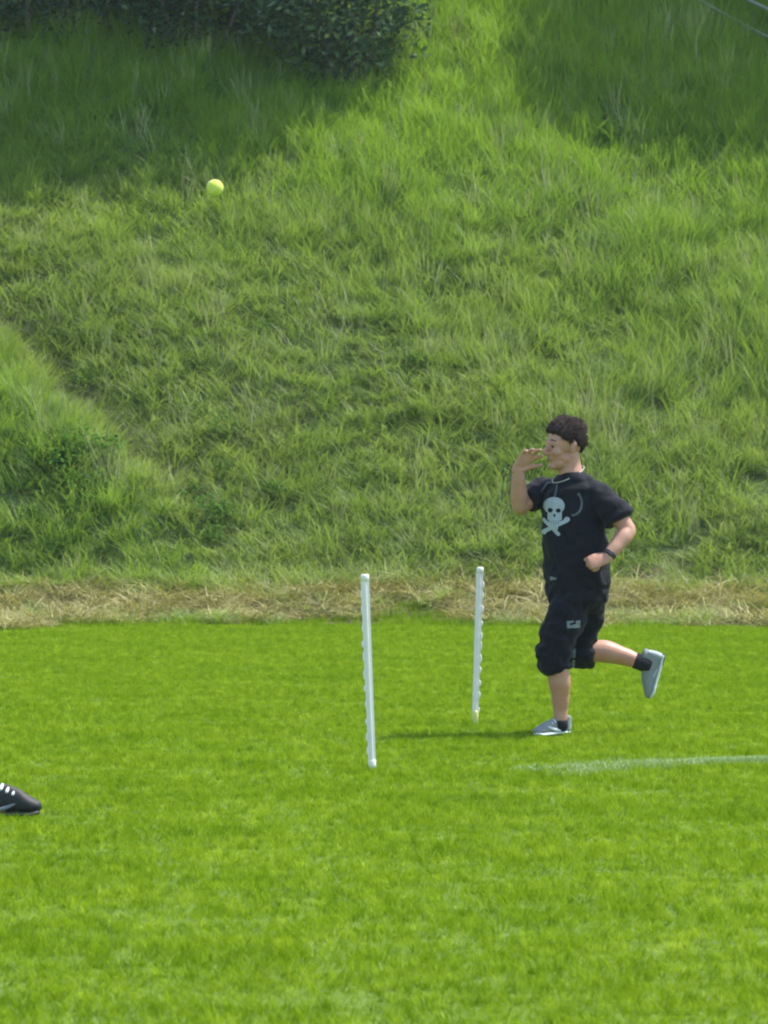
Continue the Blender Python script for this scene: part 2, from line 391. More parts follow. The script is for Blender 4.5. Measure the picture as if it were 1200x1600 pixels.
# broad leaved weeds
def leafy(name, n, rad, h, ls, rng, mat):
    V = []; F = []; R = []; T = []
    for k in range(n):
        a = rng.uniform(0, 6.283); r = rad * math.sqrt(rng.uniform()); zz = rng.uniform(0.1, 1) ** 0.7 * h * (1 - 0.35 * r / rad)
        c = np.array([r * math.cos(a), r * math.sin(a), zz]); L = ls * rng.uniform(.6, 1.2)
        yaw = rng.uniform(0, 6.283); pit = rng.uniform(-0.9, 0.5)
        d = np.array([math.cos(yaw) * math.cos(pit), math.sin(yaw) * math.cos(pit), math.sin(pit)])
        sdv = np.cross(d, [0, 0, 1]); sdv /= np.linalg.norm(sdv); up = np.cross(sdv, d)
        o = len(V); W = L * 0.30
        V += [c, c + d * L * .35 - sdv * W + up * L * .08, c + d * L * .35 + sdv * W + up * L * .08, c + d * L * .75 - sdv * W * .7, c + d * L * .75 + sdv * W * .7, c + d * L * 1.05 - up * L * .12, c + d * L * .5 - up * L * .03]
        F += [(o, o + 2, o + 6), (o, o + 6, o + 1), (o + 1, o + 6, o + 3), (o + 6, o + 2, o + 4), (o + 6, o + 4, o + 5), (o + 3, o + 6, o + 5)]
        q = rng.uniform(); R += [q] * 7; T += [0, .3, .3, .6, .6, 1, .4]
    me = mesh_np(name, V, F)
    at = me.attributes.new('t', 'FLOAT', 'POINT'); at.data.foreach_set('value', np.array(T, np.float32))
    ar = me.attributes.new('r', 'FLOAT', 'POINT'); ar.data.foreach_set('value', np.array(R, np.float32))
    me.materials.append(mat); return me
M_WEED = blade_mat('weed_leaves', [(0, (0.05, 0.13, 0.025)), (0.6, (0.09, 0.20, 0.03)), (1, (0.16, 0.28, 0.05))], (0.14, 0.27, 0.04), (0.65, 0.75, 0.7), 0.8, 0.35)
wp = [leafy('weed', 120, 0.24, 0.62, 0.085, rng, M_WEED) for _ in range(4)]
wx = np.concatenate([rng.normal(-3.30, 0.30, 20), rng.uniform(-7.5, -2.6, 16), rng.uniform(-7, 7, 44), rng.normal(-1.7, .3, 5)])
wy = np.concatenate([rng.normal(32.95, 0.22, 20), rng.uniform(32.3, 33.5, 16), rng.uniform(32.3, 42, 44), rng.normal(33.0, .3, 5)])
k = wy > 32.25; wx, wy = wx[k], wy[k]; n = len(wx)
scatter('broad_leaved_weeds', np.column_stack([wx, wy, terrain(wx, wy)]), np.column_stack([rng.normal(0.1, .1, n), rng.normal(0, .1, n), rng.uniform(0, 6.28, n)]),
        np.ones((n, 3)) * rng.uniform(0.4, 0.8, (n, 1)), rng.integers(0, 4, n), proto_coll('weeds', wp),
        'dark green nettles and leafy weeds growing in the bank grass')

# ------------------------------------------------------------------ trees and shrubs at the top of the bank
M_BARK = simple('bark', (0.14, 0.11, 0.08), 0.9, 0.4, 8, 0.8, 40, 0.02)
M_TREE = blade_mat('tree_leaves', [(0, (0.03, 0.07, 0.02)), (0.6, (0.05, 0.105, 0.025)), (1, (0.09, 0.15, 0.04))], (0.07, 0.13, 0.03), (0.7, 0.8, 0.8), 0.5, 0.3)
M_PALELEAF = blade_mat('pale_shrub_leaves', [(0, (0.035, 0.07, 0.035)), (0.6, (0.06, 0.11, 0.045)), (1, (0.24, 0.31, 0.14))], (0.12, 0.18, 0.08), (0.7, 0.8, 0.8), 0.7, 0.3, None, 0.03)
M_SHRUB = blade_mat('shrub_leaves', [(0, (0.03, 0.065, 0.03)), (0.75, (0.05, 0.10, 0.04)), (0.93, (0.12, 0.18, 0.08)), (1, (0.24, 0.30, 0.14))], (0.07, 0.12, 0.05), (0.7, 0.8, 0.8), 0.7, 0.3, None, 0.03)

def tube_np(pts, rad, n=8):
    V = []; F = []; pts = [Vector(p) for p in pts]
    for i, p in enumerate(pts):
        t = (pts[min(i + 1, len(pts) - 1)] - pts[max(i - 1, 0)]).normalized()
        u = t.cross(Vector((0.3, 1, 0.1))).normalized(); v = t.cross(u)
        for k in range(n):
            a = 6.2832 * k / n; V.append(p + (u * math.cos(a) + v * math.sin(a)) * rad[i])
    for i in range(len(pts) - 1):
        for k in range(n): F.append((i * n + k, i * n + (k + 1) % n, (i + 1) * n + (k + 1) % n, (i + 1) * n + k))
    F.append(tuple(range(n))[::-1]); F.append(tuple((len(pts) - 1) * n + k for k in range(n)))
    return V, F

def crown_mesh(name, lobes, nleaf, leaf, rng, mat, hole=0.0):
    """lobes: (cx,cy,cz, rx,ry,rz) relative to the base; leaves gathered in twig clumps"""
    vol = np.array([l[3] * l[4] * l[5] for l in lobes]); pr = vol / vol.sum()
    ncl = nleaf // 14
    li = rng.choice(len(lobes), ncl, p=pr); L = np.array(lobes)[li]
    d = rng.normal(0, 1, (ncl, 3)); d /= np.linalg.norm(d, axis=1)[:, None]
    r = rng.uniform(0.25, 1.0, ncl) ** 0.45
    cc = L[:, :3] + d * r[:, None] * L[:, 3:]
    C = np.repeat(cc, 14, 0) + rng.normal(0, leaf * 2.3, (ncl * 14, 3)); m = len(C)
    a = rng.normal(0, 1, (m, 3)); a[:, 2] = a[:, 2] * .6 - .3; a /= np.linalg.norm(a, axis=1)[:, None]
    b = rng.normal(0, 1, (m, 3)); b = np.cross(a, b); b /= np.linalg.norm(b, axis=1)[:, None]
    S = leaf * rng.uniform(.6, 1.3, m)[:, None]
    Vq = np.stack([C - a * S, C - b * S * .45, C + a * S, C + b * S * .45], 1).reshape(-1, 3)
    Fq = np.arange(m * 4).reshape(-1, 4)
    me = mesh_np(name, Vq, Fq.tolist(), False)
    at = me.attributes.new('t', 'FLOAT', 'POINT'); at.data.foreach_set('value', np.tile(np.array([0, .4, 1, .4], np.float32), m))
    ar = me.attributes.new('r', 'FLOAT', 'POINT'); ar.data.foreach_set('value', np.repeat(rng.uniform(0, 1, m), 4).astype(np.float32))
    me.materials.append(mat); return me

def tree(name, base, h, lobes, nleaf, leaf, label, cat, mat, group=None, stems=1):
    bz = float(terrain(base[0], base[1])) - 0.1
    root = empty(name, (base[0], base[1], bz)); tag(root, label, cat, group)
    V = []; F = []
    def add(p, r):
        v, f = tube_np(p, r); o = len(V); V.extend(v); F.extend([tuple(i + o for i in q) for q in f])
    if stems == 1:
        add([(0, 0, 0), (0.05, 0, h * .35), (-0.05, .05, h * .65), (0.02, 0, h * .9)], [h * .028, h * .021, h * .013, h * .004])
        for l in lobes:
            add([(0, 0, h * .35), (l[0] * .5, l[1] * .5, h * .3 + (l[2] - h * .3) * .55), (l[0], l[1], l[2])], [h * .014, h * .009, h * .003])
    else:
        for k, l in enumerate(lobes):
            add([(l[0] * .25, l[1] * .25, 0), (l[0] * .6, l[1] * .6, l[2] * .5), (l[0], l[1], l[2] + l[5] * .5)], [.05, .035, .01])
    link('trunk' if stems == 1 else 'stem', mesh_np('trunk', V, F), M_BARK, root)
    link('crown' if stems == 1 else 'foliage', crown_mesh('crown', lobes, nleaf, leaf, rng, mat), mat, root)
    return root

tree('broadleaf_tree', (-0.6, 43.2), 7.5, [(1.2, -3.4, 1.9, 1.1, 0.9, 0.8), (-1.2, -3.6, 2.2, 1.6, 0.8, 0.8), (0.2, -2.6, 3.6, 2.0, 1.5, 1.6), (-2.4, -2.4, 3.8, 1.7, 1.5, 1.5), (-0.6, -2.2, 5.6, 2.4, 1.7, 1.6), (-3.6, -1.6, 4.8, 1.6, 1.6, 1.4), (-1, 0.5, 5.5, 2.2, 2, 1.8)],
     60000, 0.11, 'broadleaf tree overhanging the top of the bank on the left, above the dark shrub', 'tree', M_TREE, 'trees on top of the bank')
tree('broadleaf_tree', (8.3, 43.7), 8.0, [(-0.6, -2.6, 3.4, 1.9, 1.5, 1.5), (1.2, -2.6, 3.8, 1.9, 1.6, 1.6), (-0.2, -1.8, 5.6, 2.3, 1.8, 1.6), (1.0, 0.6, 5.5, 2.6, 2, 2.0)],
     60000, 0.11, 'broadleaf tree on top of the bank on the right, shading the wooden rail', 'tree', M_TREE, 'trees on top of the bank')
shr = [((-0.35, 39.6), [(0, 0, .9, .75, .6, .8), (-.6, .1, 1.4, .8, .7, .9), (.35, .2, 1.5, .55, .6, .8)], 4200, 'leafy shrub with pale leaves at the right end of the dark thicket'),
       ((-2.3, 40.5), [(0, 0, .9, 1.1, .7, .85), (.8, .1, 1.3, .8, .7, .9), (-.7, .1, 1.5, .8, .7, .9)], 5200, 'dark leafy shrub in the middle of the thicket above the shaded grass'),
       ((-4.4, 40.7), [(0, 0, .9, 1.1, .8, .9), (.8, 0, 1.3, .8, .7, .9), (-.8, 0, 1.2, .9, .7, .9)], 5200, 'dark leafy shrub in the upper left corner above the shaded grass')]
for b, lb, nl, lab in shr:
    tree('leafy_shrub', b, 2.4, lb, nl, 0.058 if 'pale' in lab else 0.055, lab, 'shrub', M_PALELEAF if 'pale' in lab else M_SHRUB, 'shrubs along the top of the bank', 3)

# weathered rail fence crossing the top right corner
M_WOOD = simple('weathered_wood', (0.20, 0.21, 0.17), 0.85, 0.3, 12, 0.6, 60, 0.01)
fx = [3.3, 5.0, 6.7]
fy = [41.5, 40.2, 39.0]
fz = [float(terrain(a, b)) for a, b in zip(fx, fy)]
fence = tag(empty('rail_fence', (fx[0], fy[0], fz[0])), 'low weathered wooden rail fence in the shaded top right corner', 'fence')
fo = Vector((fx[0], fy[0], fz[0]))
pmesh = None
for a, b, c in zip(fx, fy, fz):
    v, f = tube_np([(0, 0, -.2), (0.01, 0, .4), (0, 0, .95)], [.055, .05, .048], 10)
    if pmesh is None: pmesh = mesh_np('post', v, f)
    p = link('post', pmesh, M_WOOD, fence); p.location = Vector((a, b, c)) - fo
for dz in (0.36, 0.70):
    for i in range(2):
        a = Vector((fx[i], fy[i] - .06, fz[i] + dz)) - fo; b = Vector((fx[i + 1], fy[i + 1] - .06, fz[i + 1] + dz)) - fo
        v, f = tube_np([a, a.lerp(b, .35) + Vector((0, 0, .02)), a.lerp(b, .7) - Vector((0, 0, .015)), b], [.020, .023, .022, .019], 8)
        link('rail', mesh_np('rail', v, f), M_WOOD, fence)

# ------------------------------------------------------------------ points from photograph measurements
def PX(px, py, dy=0.0, D=18.0):
    d = D + dy; return Vector(((px - 600) / FPX * d, d, CAMH - (py - HOR) / FPX * d))

# ------------------------------------------------------------------ white fence posts
M_WHITE = simple('white_plastic', (0.80, 0.77, 0.70), 0.45, 0.12, 9, 0.15, 90, 0.002)
M_YEL = simple('yellowed_plastic', (0.66, 0.68, 0.22), 0.5, 0.15, 20)
def fence_post(xy, h, lean, side, label, capm, tipm):
    z0 = float(terrain(*xy)); root = empty('plastic_post', (xy[0], xy[1], z0)); tag(root, label, 'post', 'white plastic posts standing in the lawn')
    root.rotation_euler = (0, lean, 0)
    # flanged section: a flat strip with a rib down its middle, slightly tapering
    V = []; F = []
    prof = [(-.019, -.006), (-.007, -.009), (-.005, -.016), (.005, -.016), (.007, -.009), (.019, -.006), (.019, .004), (.006, .006), (.004, .016), (-.004, .016), (-.006, .006), (-.019, .004)]
    zs = np.linspace(-0.12, h - .03, 12)
    for q in zs:
        sc_ = 0.92 + 0.16 * (q / h)
        for a, b in prof: V.append((a * sc_, b * sc_, q))
    m = len(prof)
    for i in range(len(zs) - 1):
        for k_ in range(m): F.append((i * m + k_, i * m + (k_ + 1) % m, (i + 1) * m + (k_ + 1) % m, (i + 1) * m + k_))
    F.append(tuple(range(m))[::-1]); F.append(tuple((len(zs) - 1) * m + k_ for k_ in range(m)))
    link('shaft', mesh_np('shaft', V, F, False), M_WHITE, root)
    v, f = tube_np([(0, 0, h - .032), (0, 0, h - .03), (0, 0, h - .006), (0, 0, h)], [.018, .0215, .0205, .017], 14)
    link('cap', mesh_np('cap', v, f), capm, root)
    v, f = tube_np([(0, 0, -.02), (0, 0, .045), (0, 0, .05)], [.0195, .0195, .017], 12); v = [(a, b, c * (1.7 if capm is not tipm else 1)) for a, b, c in v]
    link('foot_collar', mesh_np('foot_collar', v, f), tipm, root)
    # wire lugs: little hooks standing off one flange
    v, f = tube_np([(-0.004, 0, -.022), (.002, 0, -.016), (.005, 0, -.004), (.004, 0, .010), (-.003, 0, .020)], [.005, .006, .0065, .006, .004], 6)
    lm = mesh_np('lug', [(a * side, b, c) for a, b, c in v], f)
    nl = 11
    for i in range(nl):
        lg = link('lug', lm, M_WHITE, root); lg.location = (side * .018, -.004, 0.10 + (h - .2) * (i + random.uniform(-.18, .18)) / (nl - 1)); k_ = random.uniform(.55, 1.0); lg.scale = (k_, k_, random.uniform(.7, 1.3))
    return root
p1 = PX(582, 1204, 0, FPX * CAMH / (1204 - HOR)); p2 = PX(742, 1134, 0, FPX * CAMH / (1134 - HOR))
fence_post((p1.x, p1.y), 307 / (FPX / p1.y), -math.atan(12 / 303), -1, 'taller white plastic post nearer the camera, leaning slightly left', M_WHITE, M_WHITE)
fence_post((p2.x, p2.y), 248 / (FPX / p2.y), math.atan(8 / 240), 1, 'white plastic post beside the runner, leaning slightly right, with a yellowish foot', M_WHITE, M_YEL)

# ------------------------------------------------------------------ tennis ball in the air
def ball_mat():
    t = NT('ball_felt'); tc = t.n('ShaderNodeTexCoord'); n_ = t.noise(tc.outputs['Object'], 300)
    return t.done(t.bsdf(t.mix(n_, (0.50, 0.60, 0.06), (0.64, 0.74, 0.12)), 0.95, n_, 0.6, 0.002))
bc = PX(336, 294, 0, 13.2)
ball = tag(empty('tennis_ball', bc), 'yellow green tennis ball flying in the air above the bank', 'ball')
import bmesh
bm = bmesh.new(); bmesh.ops.create_icosphere(bm, subdivisions=4, radius=0.0335); me = bpy.data.meshes.new('felt'); bm.to_mesh(me); bm.free()
me.polygons.foreach_set('use_smooth', [True] * len(me.polygons)); link('felt', me, ball_mat(), ball)
sp = []
for k_ in range(65):
    a = 2 * math.pi * k_ / 64; A_, B_ = 0.75, 0.25
    v_ = Vector((A_ * math.cos(a) + B_ * math.cos(3 * a), A_ * math.sin(a) - B_ * math.sin(3 * a), 2 * math.sqrt(A_ * B_) * math.sin(2 * a))).normalized() * 0.0333
    sp.append(v_)
v, f = tube_np(sp, [.0011] * 65, 6)
link('seam', mesh_np('seam', v, f), simple('ball_seam', (0.75, 0.76, 0.62), 0.8), ball)
ball.rotation_euler = (0.5, 0.8, 0.3)

# ------------------------------------------------------------------ figure tools
class Body:
    def __init__(s): s.V = []; s.F = []
    def ring_solid(s, C, U, W, A, B, n=20, capk=0.6):
        """rings of centre C, axes U,W, radii A,B; rounded ends"""
        C, U, W, A, B = map(list, (C, U, W, A, B))
        def ext(end):
            i, j = (0, 1) if end == 0 else (-1, -2)
            t = (C[i] - C[j]).normalized(); r = min(A[i], B[i]) * capk; out = []
            for q in (35, 62, 82):
                a = math.radians(q); out.append((C[i] + t * r * math.sin(a), U[i], W[i], A[i] * math.cos(a), B[i] * math.cos(a)))
            return out
        e0 = ext(0)[::-1]; e1 = ext(1)
        R = e0 + list(zip(C, U, W, A, B)) + e1
        o = len(s.V)
        for c, u, w_, a, b in R:
            for k in range(n):
                q = 6.283185 * k / n; s.V.append(c + u * (a * math.cos(q)) + w_ * (b * math.sin(q)))
        m = len(R)
        for i in range(m - 1):
            for k in range(n): s.F.append((o + i * n + k, o + i * n + (k + 1) % n, o + (i + 1) * n + (k + 1) % n, o + (i + 1) * n + k))
        s.F.append(tuple(o + k for k in range(n))[::-1]); s.F.append(tuple(o + (m - 1) * n + k for k in range(n)))
    def tube(s, pts, rad, side=None, sub=5, n=20, capk=0.8):
        P = [Vector(p) for p in pts]; R = [(r, r) if isinstance(r, (int, float)) else r for r in rad]
        C = []; A = []; B = []
        for i in range(len(P) - 1):
            p0, p1_, p2_, p3 = P[max(i - 1, 0)], P[i], P[i + 1], P[min(i + 2, len(P) - 1)]
            for k in range(sub):
                t = k / sub
                C.append(0.5 * ((2 * p1_) + (p2_ - p0) * t + (2 * p0 - 5 * p1_ + 4 * p2_ - p3) * t * t + (3 * p1_ - p0 - 3 * p2_ + p3) * t ** 3))
                q = t * t * (3 - 2 * t)
                A.append(R[i][0] * (1 - q) + R[i + 1][0] * q); B.append(R[i][1] * (1 - q) + R[i + 1][1] * q)
        C.append(P[-1]); A.append(R[-1][0]); B.append(R[-1][1])
        U = []; W = []; sd = Vector(side) if side is not None else None
        for i in range(len(C)):
            t = (C[min(i + 1, len(C) - 1)] - C[max(i - 1, 0)]).normalized()
            if sd is None:
                sd = t.cross(Vector((0.2, 0.9, 0.3))).normalized()
            u = (sd - t * sd.dot(t)).normalized()
            if side is None: sd = u
            U.append(u); W.append(t.cross(u))
        s.ring_solid(C, U, W, A, B, n, capk)
    def ell(s, c, r, ax=None, n=16):
        c = Vector(c); ax = ax or (Vector((1, 0, 0)), Vector((0, 1, 0)), Vector((0, 0, 1)))
        zs = [math.sin(math.radians(a)) for a in (-78, -60, -40, -20, 0, 20, 40, 60, 78)]
        C = [c + ax[2] * (r[2] * z_) for z_ in zs]; k = [math.sqrt(1 - z_ * z_) for z_ in zs]
        s.ring_solid(C, [ax[0]] * 9, [ax[1]] * 9, [r[0] * q for q in k], [r[1] * q for q in k], n, 0.2)
    def build(s, name, mat, root, voxel=0.005, smooth=4, fold=0.0, fscale=14.0, stretch=(1, 1, 1)):
        off = root.matrix_world.translation if False else root.location
        me = bpy.data.meshes.new(name); me.from_pydata([tuple(v) for v in s.V], [], s.F)
        o = bpy.data.objects.new('tmp', me); COL.objects.link(o)
        r = o.modifiers.new('r', 'REMESH'); r.mode = 'VOXEL'; r.voxel_size = voxel; r.adaptivity = 0
        q = o.modifiers.new('s', 'SMOOTH'); q.iterations = smooth; q.factor = 0.5
        dg = bpy.context.evaluated_depsgraph_get(); out = bpy.data.meshes.new_from_object(o.evaluated_get(dg))
        bpy.data.objects.remove(o); bpy.data.meshes.remove(me)
        out.name = name
        nv = len(out.vertices); co = np.empty(nv * 3, np.float32); out.vertices.foreach_get('co', co); co = co.reshape(-1, 3)
        if fold:
            no = np.empty(nv * 3, np.float32); out.vertices.foreach_get('normal', no); no = no.reshape(-1, 3)
            d = np.array([mnoise.noise(Vector((p[0] * fscale * stretch[0], p[1] * fscale * stretch[1], p[2] * fscale * stretch[2]))) + 0.5 * mnoise.noise(Vector((p[0] * fscale * 2.2 + 5, p[1] * fscale * 2.2, p[2] * fscale * 2.2))) for p in co], np.float32)
            co = co + no * (np.sign(d) * np.abs(d) ** 0.8 * fold)[:, None]
        s.world = [Vector(p) for p in co.tolist()]
        co = co - np.array(off, np.float32)
        out.vertices.foreach_set('co', co.ravel().astype(np.float32)); out.update()
        out.polygons.foreach_set('use_smooth', [True] * len(out.polygons))
        ob = link(name, out, mat, root)
        s.polys = [tuple(p.vertices) for p in out.polygons]
        return ob

def skin_mat(name, col):
    t = NT(name); tc = t.n('ShaderNodeTexCoord')
    n1 = t.noise(tc.outputs['Object'], 14, 4); n2 = t.noise(tc.outputs['Object'], 260, 3)
    c = t.mix(t.maprange(n1, 0.35, 0.65), tuple(x * y for x, y in zip(col, (1.05, 0.90, 0.86))), tuple(x * 1.06 for x in col))
    b = t.bsdf(c, 0.5, n2, 0.25, 0.001)
    b.inputs['Subsurface Weight'].default_value = 0.08; b.inputs['Subsurface Radius'].default_value = (0.02, 0.008, 0.004)
    b.inputs['Subsurface Scale'].default_value = 0.6
    return t.done(b)
M_SKIN = skin_mat('skin', (0.43, 0.235, 0.155))
def cloth_mat(name, col, rough=0.9):
    t = NT(name); tc = t.n('ShaderNodeTexCoord')
    n1 = t.noise(tc.outputs['Object'], 9, 3); n2 = t.noise(tc.outputs['Object'], 600, 2); n3 = t.noise(tc.outputs['Object'], 22, 3)
    c = t.mix(n1, tuple(x * 0.8 for x in col), tuple(x * 1.25 for x in col))
    hgt = t.math('ADD', t.math('MULTIPLY', n2, 0.06), n3)
    b = t.bsdf(c, rough, hgt, 0.55, 0.012); b.inputs['Sheen Weight'].default_value = 0.05; b.inputs['Specular IOR Level'].default_value = 0.25; b.inputs['Sheen Roughness'].default_value = 0.5
    return t.done(b)
M_SHIRT = cloth_mat('black_cotton', (0.0065, 0.0075, 0.011))
M_SHORT = cloth_mat('black_jersey', (0.0055, 0.0062, 0.0085))
M_HAIR = simple('dark_brown_hair', (0.029, 0.0165, 0.0125), 0.75, 0.45, 60, 0.9, 240, 0.006, **{'Specular IOR Level': 0.2})
M_SOCK = simple('black_sock', (0.01, 0.01, 0.012), 0.95, 0.2, 60)
M_UPPER = simple('grey_mesh_fabric', (0.19, 0.21, 0.20), 0.8, 0.2, 40, 0.4, 500, 0.001)
M_PALE = simple('pale_rubber', (0.62, 0.66, 0.64), 0.6, 0.08, 30)
M_DRUB = simple('black_rubber', (0.02, 0.02, 0.02), 0.6, 0.2, 30)
M_BLSH = simple('black_leather', (0.008, 0.009, 0.010), 0.62, 0.3, 30, 0.3, 200, 0.001)
M_GREYP = simple('grey_trim', (0.16, 0.19, 0.20), 0.6, 0.15, 30)
M_HEEL = simple('sunlit_grey_heel', (0.34, 0.38, 0.38), 0.8, 0.1, 40)  # paler than the upper: sun on the heel put into its colour
M_LACE = simple('white_laces', (0.8, 0.82, 0.8), 0.8, 0.05, 40)
M_PRINT = simple('pale_print_ink', (0.33, 0.38, 0.39), 0.8, 0.15, 45)
M_PRINTD = simple('dim_print_ink', (0.075, 0.095, 0.105), 0.8, 0.15, 45)
M_LIP = simple('lips', (0.36, 0.16, 0.13), 0.5, 0.1, 60)
M_EYE = simple('eye_white', (0.17, 0.13, 0.11), 0.25, 0.03, 60)
M_IRIS = simple('dark_iris', (0.02, 0.012, 0.008), 0.2, 0.1, 60)
M_BAND = simple('black_strap', (0.015, 0.015, 0.018), 0.5, 0.2, 60)
M_CORD = simple('pale_necklace', (0.40, 0.39, 0.33), 0.45, 0.2, 300)

def hand(body, wrist, d, n, left, curls, spread=0.10, thumb=(0.6, 0.5), s=1.0, fan=0.0):
    """palm and five fingers; d finger direction, n palm normal; curls: bend per joint for index..little"""
    d = Vector(d).normalized(); n = Vector(n); n = (n - d * n.dot(d)).normalized()
    t = d.cross(n) * (-1 if left else 1)                 # thumb side
    if False: t = -t
    w0 = Vector(wrist)
    body.tube([w0 - d * .02 * s, w0 + d * .025 * s, w0 + d * .06 * s, w0 + d * .088 * s],
              [(.026 * s, .020 * s), (.034 * s, .017 * s), (.040 * s, .0155 * s), (.038 * s, .013 * s)], side=t, n=16, capk=.5)
    lens = [.072, .080, .074, .058]; rr = [.0088, .0090, .0086, .0078]
    for i in range(4):
        off = (0.0285 - i * 0.019) * s
        root = w0 + d * (.078 - abs(i - 1.2) * .004) * s + t * off
        sp_ = (0.5 * (1.5 - i)) * spread + fan
        fd = (d * math.cos(sp_) + t * math.sin(sp_)).normalized(); nn = n
        p = root; P = [p - fd * .02 * s, p]; a = 0.0
        for j, fr in enumerate((.45, .32, .23)):
            a += curls[i][j] if isinstance(curls[i], (tuple, list)) else curls[i]
            dirn = fd * math.cos(a) + nn * math.sin(a); p = p + dirn * lens[i] * fr * s; P.append(p)
        body.tube(P, [rr[i] * s * 1.2, rr[i] * s * 1.22, rr[i] * s * 1.14, rr[i] * s * 1.05, rr[i] * s * .88], n=12, sub=3, capk=.9)
    b0 = w0 + d * .018 * s + t * .022 * s + n * .006 * s
    td = (d * math.cos(thumb[0]) + t * math.sin(thumb[0])).normalized()
    p_1 = b0 + td * .035 * s; td2 = (td * math.cos(thumb[1]) + n * math.sin(thumb[1]) * .8 + d * .35 * math.sin(thumb[1])).normalized()
    p_2 = p_1 + td2 * .03 * s; p_3 = p_2 + (td2 + d * .15).normalized() * .025 * s
    body.tube([b0 - td * .012 * s, b0, p_1, p_2, p_3], [.014 * s, .0155 * s, .0125 * s, .0105 * s, .008 * s], n=12, sub=3, capk=.9)

SOLE = None
def shoe(root, heel, fwd, up, L, upper_m, sole_m, heel_m=None, lace_m=None, left=True, stripe=None, hk=1.0, heel_cup=None):
    """trainer: upper, sole, laces, heel piece. heel = lowest point at the back"""
    f = Vector(fwd).normalized(); u = Vector(up); u = (u - f * u.dot(f)).normalized(); r = f.cross(u)
    h = Vector(heel)
    Wd = [.026, .033, .034, .031, .035, .042, .042, .034, .020]
    Xs = [.005, .05, .09, .14, .19, .225, .255, .28, .292]
    Ht = [.085, .104, .110, .103, .088, .070, .057, .046, .028]
    k = L / 0.295; Ht = [q * hk for q in Ht]
    up_b = Body(); C = []; A = []; B = []
    up_b.tube([h + f * (x * k) + u * ((hh * .5 + .012) * k) + r * (0.006 * math.sin(x * 9) * (1 if left else -1)) for x, hh in zip(Xs, Ht)],
              [(a * k, hh * .5 * k) for a, hh in zip(Wd, Ht)], side=r, sub=3, capk=.35)
    up_b.tube([h + f * .045 * k + u * .05 * k, h + f * .042 * k + u * .085 * k, h + f * .040 * k + u * .130 * hk * k], [(.036 * k, .042 * k), (.037 * k, .046 * k), (.040 * k, .050 * k)], side=r, capk=.25)
    s_ = up_b.build('shoe', upper_m, root, 0.004, 5)
    sb = Body()
    sb.tube([h + f * (x * k) + u * ((.012 + (.006 if x > .26 else 0)) * k) for x in Xs], [((a + .004) * k, .012 * k) for a in Wd], side=r, sub=3, capk=.4)
    so_ = sb.build('sole', sole_m, root, 0.004, 2); so_.parent = s_
    if heel_m:
        hb = Body(); hb.tube([h + f * -.004 * k + u * .010 * k, h + f * .03 * k + u * .006 * k, h + f * .07 * k + u * .004 * k], [(.024 * k, .010 * k), (.034 * k, .010 * k), (.030 * k, .008 * k)], side=r, capk=.5)
        o = hb.build('heel_tread', heel_m, root, 0.004, 2); o.parent = s_
    if heel_cup:
        cb = Body(); cb.tube([h + f * .020 * k + u * .028 * k, h + f * .014 * k + u * .065 * k, h + f * .012 * k + u * .115 * k], [(.036 * k, .026 * k), (.036 * k, .024 * k), (.036 * k, .018 * k)], side=r, capk=.3)
        o = cb.build('heel_counter', heel_cup, root, 0.004, 2); o.parent = s_
    if lace_m:
        for i in range(4):
            x = .105 + i * .026; hh = (.108 - i * .009) * hk
            lb = Body(); lb.tube([h + f * (x * k) + u * ((hh + .004) * k) - r * .02 * k - u * .008, h + f * ((x + .006) * k) + u * ((hh + .011) * k), h + f * (x * k) + u * ((hh + .004) * k) + r * .02 * k - u * .008], [.0045 if hk < 1.2 else .008] * 3, n=8)
            o = lb.build('lace', lace_m, root, 0.0025, 1); o.parent = s_
    if stripe:
        for sg in (-1, 1):
            st = Body(); st.tube([h + f * .10 * k + u * .028 * k + r * sg * .031 * k, h + f * .15 * k + u * .04 * k + r * sg * .030 * k, h + f * .205 * k + u * .062 * k + r * sg * .024 * k], [(.006, .005), (.009, .005), (.004, .004)], side=u, capk=.3)
            o = st.build('side_stripe', stripe, root, 0.003, 1); o.parent = s_
    return s_

